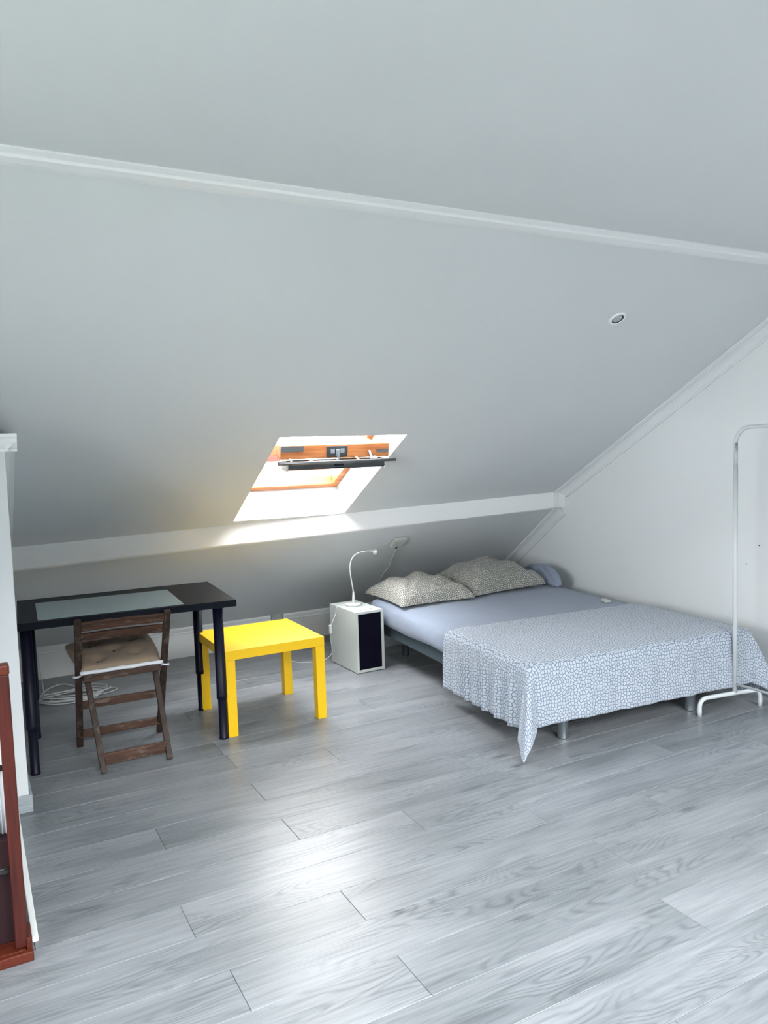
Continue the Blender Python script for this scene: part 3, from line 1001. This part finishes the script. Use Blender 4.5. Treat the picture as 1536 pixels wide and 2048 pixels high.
MB().box(-0.1705, -0.1535, 0.031, 0.049, -0.178, -0.118).build('cord_switch', 'plastic', cd, 0.005)

# ================================================================ BED
BA = R(-4.5)
BO = Vector((2.275, 2.835, 0))


def bw(u, v, z=0.0):
    return BO + Vector((u * math.cos(BA) - v * math.sin(BA), u * math.sin(BA) + v * math.cos(BA), z))


BW, BL = 1.40, 1.99
bed = thing('bed_base', 'low dark grey bed base on silver legs in the corner', 'bed', BO, BA)
MB().box(0.03, 0.07, 0.03, BL - 0.03, 0.19, 0.262).build('side_rail', 'bedbase', bed, 0.004)
MB().box(BW - 0.07, BW - 0.03, 0.03, BL - 0.03, 0.19, 0.262).build('side_rail', 'bedbase', bed, 0.004)
MB().box(0.07, BW - 0.07, 0.03, 0.07, 0.19, 0.262).build('end_rail', 'bedbase', bed, 0.004)
MB().box(0.07, BW - 0.07, BL - 0.07, BL - 0.03, 0.19, 0.262).build('end_rail', 'bedbase', bed, 0.004)
MB().box(BW / 2 - 0.02, BW / 2 + 0.02, 0.07, BL - 0.07, 0.196, 0.235).build('centre_rail', 'bedbase', bed)
MB().box(0.07, BW - 0.07, 0.07, BL - 0.07, 0.191, 0.195).build('under_bed_shade', 'shade_fabric', bed)  # dark sheet added to deepen the shade under the bed
for i in range(14):
    v = 0.12 + i * (BL - 0.26) / 13
    MB().box(0.07, BW - 0.07, v, v + 0.065, 0.24, 0.252).build('slat', 'base_grey', bed)
for u, v in ((0.235, 0.07), (BW - 0.33, 0.07), (0.235, BL - 0.12), (BW - 0.33, BL - 0.12), (BW / 2, BL / 2)):
    MB().lathe([(0, 0), (0.025, 0), (0.026, 0.006), (0.026, 0.186), (0.034, 0.188), (0.034, 0.1905), (0, 0.1905)], (u, v, 0), (0, 0, 1), 24).build('leg', 'chrome', bed)

# mattress in its fitted sheet
def hsh(x, y, s=0.0):
    return math.sin(x * 7.3 + s) * math.cos(y * 5.9 - s) + 0.5 * math.sin(x * 15.1 - y * 11.7 + s * 2) + 0.25 * math.sin(x * 31 + y * 27 + s)


def rrect(w, l, r, n=10, m=26):
    """rounded rectangle outline (centre 0), with even points on the sides"""
    out = []
    for cx, cy, a0 in ((w / 2 - r, l / 2 - r, 0), (-w / 2 + r, l / 2 - r, 90), (-w / 2 + r, -l / 2 + r, 180), (w / 2 - r, -l / 2 + r, 270)):
        for i in range(n + 1):
            a = R(a0 + 90 * i / n)
            out.append((cx + r * math.cos(a), cy + r * math.sin(a)))
        nx_ = {0: (-w / 2 + r, l / 2), 90: (-w / 2, -l / 2 + r), 180: (w / 2 - r, -l / 2), 270: (w / 2, l / 2 - r)}[a0]
        ax_, ay_ = out[-1]
        for i in range(1, m):
            out.append((ax_ + (nx_[0] - ax_) * i / m, ay_ + (nx_[1] - ay_) * i / m))
    return out


ring = [(0.05, 0.268), (0.012, 0.271), (0.0, 0.283), (-0.006, 0.31), (-0.008, 0.34), (-0.002, 0.375), (0.012, 0.397), (0.035, 0.409), (0.08, 0.414), (0.2, 0.416), (0.4, 0.417), (0.62, 0.417)]
vs, fs = [], []
for (ins, z) in ring:
    o = rrect(BW - 2 * ins, BL - 2 * ins, max(0.012, 0.085 - ins * 0.1 if ins < 0.3 else 0.03))
    for (x, y) in o:
        f_ = 0.004 * hsh(x, y, z * 20) if z < 0.40 else 0.0018 * hsh(x, y)
        l_ = math.hypot(x, y)
        vs.append((BW / 2 + x * (1 + f_ / l_), BL / 2 + y * (1 + f_ / l_), z + (0.0015 * hsh(x * 2, y * 2) if z > 0.40 else 0.004 * hsh(x, y, 3) * (z < 0.30))))
n = len(o)
for i in range(len(ring) - 1):
    for q in range(n):
        fs.append((i * n + q, i * n + (q + 1) % n, (i + 1) * n + (q + 1) % n, (i + 1) * n + q))
fs.append(tuple((len(ring) - 1) * n + q for q in range(n)))
fs.append(tuple(q for q in range(n - 1, -1, -1)))
ma = MB().add(vs, fs, True).build('mattress', 'sheet')
ma.location, ma.rotation_euler = BO, (0, 0, BA)
tag(ma, 'mattress in a blue-grey fitted sheet on the low bed base', 'mattress')

# bedspread over the foot half
TOP = 0.4225
CL, CF, CR_ = 0.315, 0.285, 0.36        # drops left, foot, right
CB = 0.80
NU, NV = 150, 96
vs, fs, uvs = [], [], []
U0, U1, V0, V1 = -CL, BW + CR_, -CF, CB
for j in range(NV + 1):
    for i in range(NU + 1):
        a = U0 + (U1 - U0) * i / NU
        b = V0 + (V1 - V0) * j / NV
        right = a > BW / 2
        da = max(0.0, -a if not right else a - BW)
        db = max(0.0, -b)
        sx = 1 if right else -1
        ex = BW if right else 0.0
        rr = 0.03                                        # edge rounding
        if da == 0 and db == 0:
            # dips towards the rounded mattress edge
            e = min(a, BW - a, b)
            zz = TOP - 0.012 * math.exp(-e / 0.025) + 0.0022 * hsh(a * 2.2, b * 2.6, 1) + 0.0014 * hsh(a * 5, b * 6, 4)
            p = Vector((a, b, zz))
            if b > CB - 0.03:
                p.z += 0.002
        else:
            d = math.hypot(da, db)
            ph = math.atan2(db, da)                       # 0 = side, 90deg = foot
            cornerness = math.sin(2 * ph)
            out = 0.014 + 0.010 * (1 - math.exp(-d / 0.03))
            # vertical folds
            if db == 0:
                w_ = 0.012 * math.sin(b * 58 + 1.2 * math.sin(b * 13)) + 0.006 * math.sin(b * 101 + 2)
                amp = min(1, d / 0.16) * (1.0 if not right else 0.6) * max(0.25, min(1.0, 1.15 - b * 0.9))
                out += w_ * amp + 0.02 * d
            elif da == 0:
                w_ = 0.004 * math.sin(a * 21 + 0.7) + 0.003 * math.sin(a * 47)
                out += w_ * min(1, d / 0.2) + 0.03 * d
            else:
                out += (0.27 if not right else 0.34) * d * cornerness ** 0.8 + 0.03 * d
                out += 0.012 * math.sin(ph * 9) * min(1, d / 0.15) * cornerness
            zz = TOP - 0.012 - d
            cx, cy = math.cos(ph) * sx, -math.sin(ph)
            # flare of the left foot corner points forward
            p = Vector((ex + cx * out, 0 if b < 0 else b, zz))
            p.y += cy * out if b < 0 else 0.0
            if da == 0:
                p = Vector((a, -out, zz))
            if zz < 0.008:
                ex_ = 0.008 - zz
                p.z = 0.008 + 0.004 * (1 + math.sin(ph * 14))
                p += Vector((cx * 0.45, cy * 1.0, 0)) * ex_
        vs.append(p)
        uvs.append((a, b))
for j in range(NV):
    for i in range(NU):
        a = j * (NU + 1) + i
        fs.append((a, a + 1, a + NU + 2, a + NU + 1))
so = MB().add(vs, fs, True).build('bedspread', 'spread', uv=uvs)
so.location, so.rotation_euler = BO, (0, 0, BA)
sm = so.modifiers.new('thickness', 'SOLIDIFY')
sm.thickness, sm.offset = 0.0035, 1
tag(so, 'pale grey bedspread with pebble print hanging over the foot of the bed', 'bedspread')


def pillow(name, w, l, h, loc, rot, label, seed, crease):
    NX_, NY_ = 44, 40
    vs, fs, uvs = [], [], []
    for s in (1, -1):
        for j in range(NY_ + 1):
            for i in range(NX_ + 1):
                u, v = 2 * i / NX_ - 1, 2 * j / NY_ - 1
                # sides pull in between the corners
                x = u * (1 - 0.10 * (1 - v * v) * abs(u) ** 3)
                y = v * (1 - 0.12 * (1 - u * u) * abs(v) ** 3)
                e = max(0, (1 - abs(u) ** 2.6)) * max(0, (1 - abs(v) ** 2.6))
                z = e ** 0.42
                z *= 1 + 0.10 * hsh(u * 0.5, v * 0.5, seed)
                for (cu_, cv_, ang, dp, wd) in crease:
                    dx_, dy_ = u - cu_, v - cv_
                    t_ = dx_ * math.sin(ang) - dy_ * math.cos(ang)
                    al = dx_ * math.cos(ang) + dy_ * math.sin(ang)
                    z -= dp * math.exp(-(t_ / wd) ** 2) * math.exp(-(al / 0.55) ** 2) * e ** 0.3
                z += 0.02 * hsh(u * 1.6, v * 1.6, seed + 2) * e ** 0.3
                vs.append((x * w / 2, y * l / 2, h * (0.10 + 0.90 * z) if s == 1 else h * 0.10 * (1 - min(1, z))))
                uvs.append((x * w / 2, y * l / 2 + (0 if s == 1 else 3)))
    n1_ = (NX_ + 1) * (NY_ + 1)
    W_ = NX_ + 1
    for s in (0, 1):
        pv = [Vector(q) for q in vs[s * n1_:(s + 1) * n1_]]
        cu1, cv1 = [0.0] * n1_, [0.0] * n1_
        for j in range(NY_ + 1):
            for i in range(W_):
                q = j * W_ + i
                if i:
                    cu1[q] = cu1[q - 1] + (pv[q] - pv[q - 1]).length
                if j:
                    cv1[q] = cv1[q - W_] + (pv[q] - pv[q - W_]).length
        for j in range(NY_ + 1):
            for i in range(W_):
                q = j * W_ + i
                uvs[s * n1_ + q] = (cu1[q] - cu1[j * W_ + NX_ // 2] + 3 * s, cv1[q] - cv1[(NY_ // 2) * W_ + i])
    for j in range(NY_):
        for i in range(NX_):
            a = j * (NX_ + 1) + i
            fs.append((a, a + 1, a + NX_ + 2, a + NX_ + 1))
            fs.append((n1_ + a, n1_ + a + NX_ + 1, n1_ + a + NX_ + 2, n1_ + a + 1))
    o = MB().add(vs, fs, True).build(name, 'pillow', uv=uvs)
    o.location = loc
    o.rotation_euler = rot
    return tag(o, label, 'pillow', 'pillows at the head of the bed')


pillow('pillow', 0.565, 0.60, 0.150, (2.705, 4.565, 0.4215), (R(0), R(0), R(-3)), 'left pillow in grey pebble print, nearest the nightstand', 1.3,
       [(-0.15, 0.3, 1.3, 0.22, 0.16), (0.25, -0.6, 0.3, 0.25, 0.12), (-0.5, -0.5, 1.0, 0.2, 0.1), (0.1, -0.2, 2.2, 0.14, 0.1)])
pillow('pillow', 0.66, 0.60, 0.190, (3.295, 4.600, 0.4235), (R(0), R(-1), R(2)), 'right plump pillow in grey pebble print, nearest the gable wall', 4.1,
       [(0.5, -0.65, 0.25, 0.25, 0.10), (-0.2, -0.2, 1.4, 0.10, 0.08), (0.25, 0.1, 1.9, 0.10, 0.1)])

# rumpled sheet pushed against the wall at the head
vs, fs = [], []
NX_, NY_ = 26, 18
for s in (1, -1):
    for j in range(NY_ + 1):
        for i in range(NX_ + 1):
            u, v = 2 * i / NX_ - 1, 2 * j / NY_ - 1
            e = max(0, 1 - abs(u) ** 2.5) * max(0, 1 - abs(v) ** 2.2)
            th_ = 0.038 * e ** 0.5 * (1 + 0.2 * hsh(u, v, 2))
            hump = 0.30 * (1 - u * u) ** 0.6 * 0.42 if abs(u) < 1 else 0
            vs.append((s * th_ + 0.02 * math.sin(v * 2), u * 0.27, 0.006 + (v + 1) / 2 * (0.02 + hump * (0.95 - 0.15 * u))))
n1_ = (NX_ + 1) * (NY_ + 1)
for j in range(NY_):
    for i in range(NX_):
        a = j * (NX_ + 1) + i
        fs.append((a, a + NX_ + 1, a + NX_ + 2, a + 1))
        fs.append((n1_ + a, n1_ + a + 1, n1_ + a + NX_ + 2, n1_ + a + NX_ + 1))
o = MB().add(vs, fs, True).build('folded_sheet', 'sheet')
o.location = (3.735, 4.545, 0.414)
o.rotation_euler = (0, R(4), R(-5))
tag(o, 'blue-grey sheet bunched up on the mattress by the gable wall', 'sheet')
o = MB().box(-0.035, 0.035, -0.02, 0.02, 0, 0.014).build('power_adapter', 'plastic', None, 0.004)
o.location = (3.60, 3.70, 0.4195)
o.rotation_euler = (0, 0, R(70))
tag(o, 'small white block on the far edge of the mattress by the wall', 'adapter')

# ================================================================ CLOTHES RACK
RA = R(-10)
ro = Vector((3.535, 2.690, 0))
rk = thing('clothes_rack', 'white tubular steel clothes rack standing at the foot of the bed', 'clothes rack', ro, 0)
HT = 1.505
LEN = 0.98
RR = 0.0115


def rotz(p, a):
    return Vector((p[0] * math.cos(a) - p[1] * math.sin(a), p[0] * math.sin(a) + p[1] * math.cos(a), p[2]))


def foot(y):
    rx = 0.045
    pts = [(-0.228, 0, 0.0), (-0.228, 0, 0.03)]
    pts += arc((-0.228 + rx, 0, 0.092 - rx), rx, math.pi, math.pi / 2, (1, 0, 0), (0, 0, 1), 8)
    pts += [(0, 0, 0.094)]
    half = [rotz(p, RA) for p in pts]
    pts2 = [(-p[0] * 0.75, p[1], p[2]) for p in reversed(pts)]
    half += [rotz(p, RA) for p in pts2[1:]]
    return [Vector((p.x, p.y + y, p.z)) for p in half]


for y in (0, -LEN):
    MB().tube(foot(y), RR, 14).build('foot', 'rack', rk)
for y in (0, -LEN):
    up = MB().tube([(0, y, 0.088), (0, y, HT - 0.20)], RR, 14).build('upright', 'rack', rk)
    MB().lathe([(0, 0), (0.0028, 0), (0.0028, 0.0016), (0, 0.0016)], (-0.004, y - RR * 0.93, HT - 0.19), (-0.25, -1, 0), 8).build('screw', 'dark_hole', up)
rad = 0.085
pts = [(0, 0, HT - 0.199), (0, 0, HT - rad)]
pts += arc((0, -rad, HT - rad), rad, 0, math.pi / 2, (0, 1, 0), (0, 0, 1), 10)
pts += arc((0, -LEN + rad, HT - rad), rad, math.pi / 2, math.pi, (0, 1, 0), (0, 0, 1), 10)
pts += [(0, -LEN, HT - 0.199)]
MB().tube(pts, RR - 0.0012, 14).build('top_bar', 'rack', rk)
MB().tube([(0, -0.004, 0.145), (0, -LEN + 0.004, 0.145)], 0.0072, 12).build('cross_bar', 'rack', rk)

# ================================================================ SMALL FITTINGS
# junction box on the lower slope with a hanging cord
jb = Vector((2.672, 4.773, low_z(2.672, 4.773) - 0.008))
ldir = Vector((0, YB - beam_y(2.67), 0.205 - beam_lo(2.67))).normalized()
lnr = Vector((0, ldir.z, -ldir.y))
if lnr.z > 0:
    lnr = -lnr
jt = thing('junction_box', 'square pale wall box on the lower slope above the lamp', 'wall box', jb)
JM = Matrix(((1, ldir.x, lnr.x, 0), (0, ldir.y, lnr.y, 0), (0, ldir.z, lnr.z, 0), (0, 0, 0, 1)))
MB().box(-0.051, 0.051, -0.049, 0.049, -0.0005, 0.022, JM).build('housing', 'plastic_grey', jt, 0.004)
MB().box(-0.041, 0.041, -0.039, 0.039, 0.022, 0.026, JM).build('cover', 'plastic_grey', jt, 0.002)
MB().tube(catmull([JM @ Vector((0.012, 0.046, 0.012)), JM @ Vector((0.014, 0.060, 0.012)), JM @ Vector((0.010, 0.085, 0.012))], 4), 0.005, 8).build('cord_gland', 'black', jt)
cp = []
for (x, y, off) in ((2.684, 4.84, 0.012), (2.70, 4.90, 0.010), (2.722, 4.985, 0.008), (2.742, 5.055, 0.007), (2.735, 5.12, 0.007), (2.745, 5.2, 0.007), (2.765, 5.31, 0.008), (2.775, 5.42, 0.008)):
    cp.append(Vector((x, y, low_z(x, y))) + lnr * (off + 0.010) - jb)
MB().tube(catmull(cp, 6), 0.0042, 8).build('cord', 'cable', jt)

# wall socket in the gap of the skirting
ws = thing('wall_socket', 'white wall socket set in a gap of the tall skirting', 'socket', (2.0225, YB, 0.0))
MB().box(-0.045, 0.045, -0.020, -0.001, 0.17, 0.262).build('face_plate', 'plastic', ws, 0.003)
MB().box(-0.033, 0.033, -0.024, -0.0205, 0.182, 0.250).build('cover_frame', 'plastic', ws, 0.002)
MB().lathe([(0.022, 0.0245), (0.021, 0.018), (0.019, 0.0215), (0, 0.0215)], (0, 0, 0.216), (0, -1, 0), 26).build('socket_well', 'gunmetal', ws)
MB().lathe([(0.013, 0.0217), (0.013, 0.0235), (0, 0.0238)], (0.003, 0, 0.216), (0, -1, 0), 20).build('socket_insert', 'plastic_grey', ws)

# coiled white cable on the floor behind the chair, with a cord going up the corner
random.seed(11)
cw = thing('cable_coil', 'loose coil of thin white cable on the floor behind the folding chair', 'cable', (0.48, 5.0, 0))
pts = []
spec = [(0.00, 0.00, 0.17, 0.13), (-0.02, 0.02, 0.19, 0.10), (0.03, -0.01, 0.15, 0.12), (-0.03, -0.04, 0.16, 0.08), (0.02, 0.0, 0.20, 0.13), (0.07, -0.01, 0.16, 0.07), (-0.02, -0.06, 0.15, 0.07)]
for n_, (cx, cy, rx, ry) in enumerate(spec):
    rot = random.uniform(-0.5, 0.5)
    for i in range(10):
        a = 2 * math.pi * i / 10 + n_ * 0.4
        x, y = rx * math.cos(a), ry * math.sin(a)
        lift = 0.004 + n_ * 0.0055 + (0.05 * math.exp(-((a % 6.283) - 1.9) ** 2 / 0.18) if n_ == 4 else 0) + 0.004 * random.random()
        pts.append((cx + x * math.cos(rot) - y * math.sin(rot), cy + x * math.sin(rot) + y * math.cos(rot), lift))
MB().tube(catmull(pts, 5), 0.0038, 7).build('coil', 'cable', cw)
lpz = catmull([(0.16, -0.05, 0.006), (0.24, -0.02, 0.006), (0.275, 0.03, 0.006), (0.22, 0.075, 0.006), (0.10, 0.06, 0.02)], 8)
MB().tube(lpz, 0.0032, 7).build('loose_loop', 'cable', cw)
co = Vector((0.48, 5.0, 0))
up_pts = [Vector((0.33, 4.96, 0.03)), Vector((0.325, 5.0, 0.12)), Vector((0.315, 5.1, 0.26)), Vector((0.295, 5.16, 0.40)), Vector((0.26, 5.10, 0.52)), Vector((0.235, 5.02, low_z(0.235, 5.02) - 0.008)), Vector((0.205, 4.90, low_z(0.205, 4.90) - 0.007))]
MB().tube(catmull([p - co for p in up_pts], 8), 0.0026, 7).build('riser', 'cable', cw)

# ================================================================ RACK AT THE LEFT EDGE
lr = thing('wooden_rack', 'reddish-brown wooden rack with grey metal rods at the left edge', 'rack', (-0.2, 2.45, 0))
LO = Vector((-0.2, 2.45, 0))
rl = lambda *p: Vector(p) - LO
XS = 0.072


def lbox(x0, x1, y0, y1, z0, z1, name, mat, bev=0.003, parent=lr):
    return MB().box(x0 + 0.2, x1 + 0.2, y0 - 2.45, y1 - 2.45, z0, z1).build(name, mat, parent, bev)


lbox(XS - 0.034, XS, 2.418, 2.446, 0.034, 0.845, 'stile', 'redwood')
lbox(-0.52, -0.486, 2.418, 2.446, 0.034, 0.845, 'stile', 'redwood')
lbox(-0.53, XS + 0.002, 2.412, 2.452, 0.845, 0.876, 'top_rail', 'redwood_x', 0.006)
lbox(-0.53, 0.084, 2.392, 2.412, 0.0, 0.030, 'base_rail', 'redwood_x')
lbox(-0.53, 0.066, 2.412, 2.66, 0.004, 0.030, 'base_board', 'redwood_x')
lbox(0.067, 0.083, 2.412, 2.50, 0.0, 0.062, 'corner_block', 'redwood_x')
for z in (0.575, 0.268):
    MB().tube([rl(-0.49, 2.432, z), rl(XS - 0.03, 2.432, z)], 0.009, 12).build('rod', 'gunmetal', lr)
bx = MB().box(-0.46, 0.045, 2.47, 2.65, 0.0305, 0.345).build('storage_box', 'maroon', None, 0.004)
tag(bx, 'dark maroon box standing on the base of the wooden rack', 'box')
vs, fs = [], []
NXp = 36
for i in range(NXp + 1):
    x = -0.008 + 0.05 * i / NXp
    w_ = 0.006 * math.sin(i * 0.9) + 0.003 * math.sin(i * 2.1)
    for (y, z) in ((2.50 + w_, 0.352), (2.505 + w_ * 0.8, 0.48), (2.51 + w_ * 0.5, 0.62), (2.53, 0.635), (2.60 - w_ * 0.5, 0.62), (2.62 - w_, 0.352)):
        vs.append((x, y, z))
for i in range(NXp):
    for q in range(6):
        fs.append((i * 6 + q, (i + 1) * 6 + q, (i + 1) * 6 + (q + 1) % 6, i * 6 + (q + 1) % 6))
fs += [tuple(range(5, -1, -1)), tuple(NXp * 6 + q for q in range(6))]
tw = MB().add(vs, fs, True).build('folded_towel', 'white_cloth')
tag(tw, 'folded white cloth on top of the dark maroon box', 'cloth')
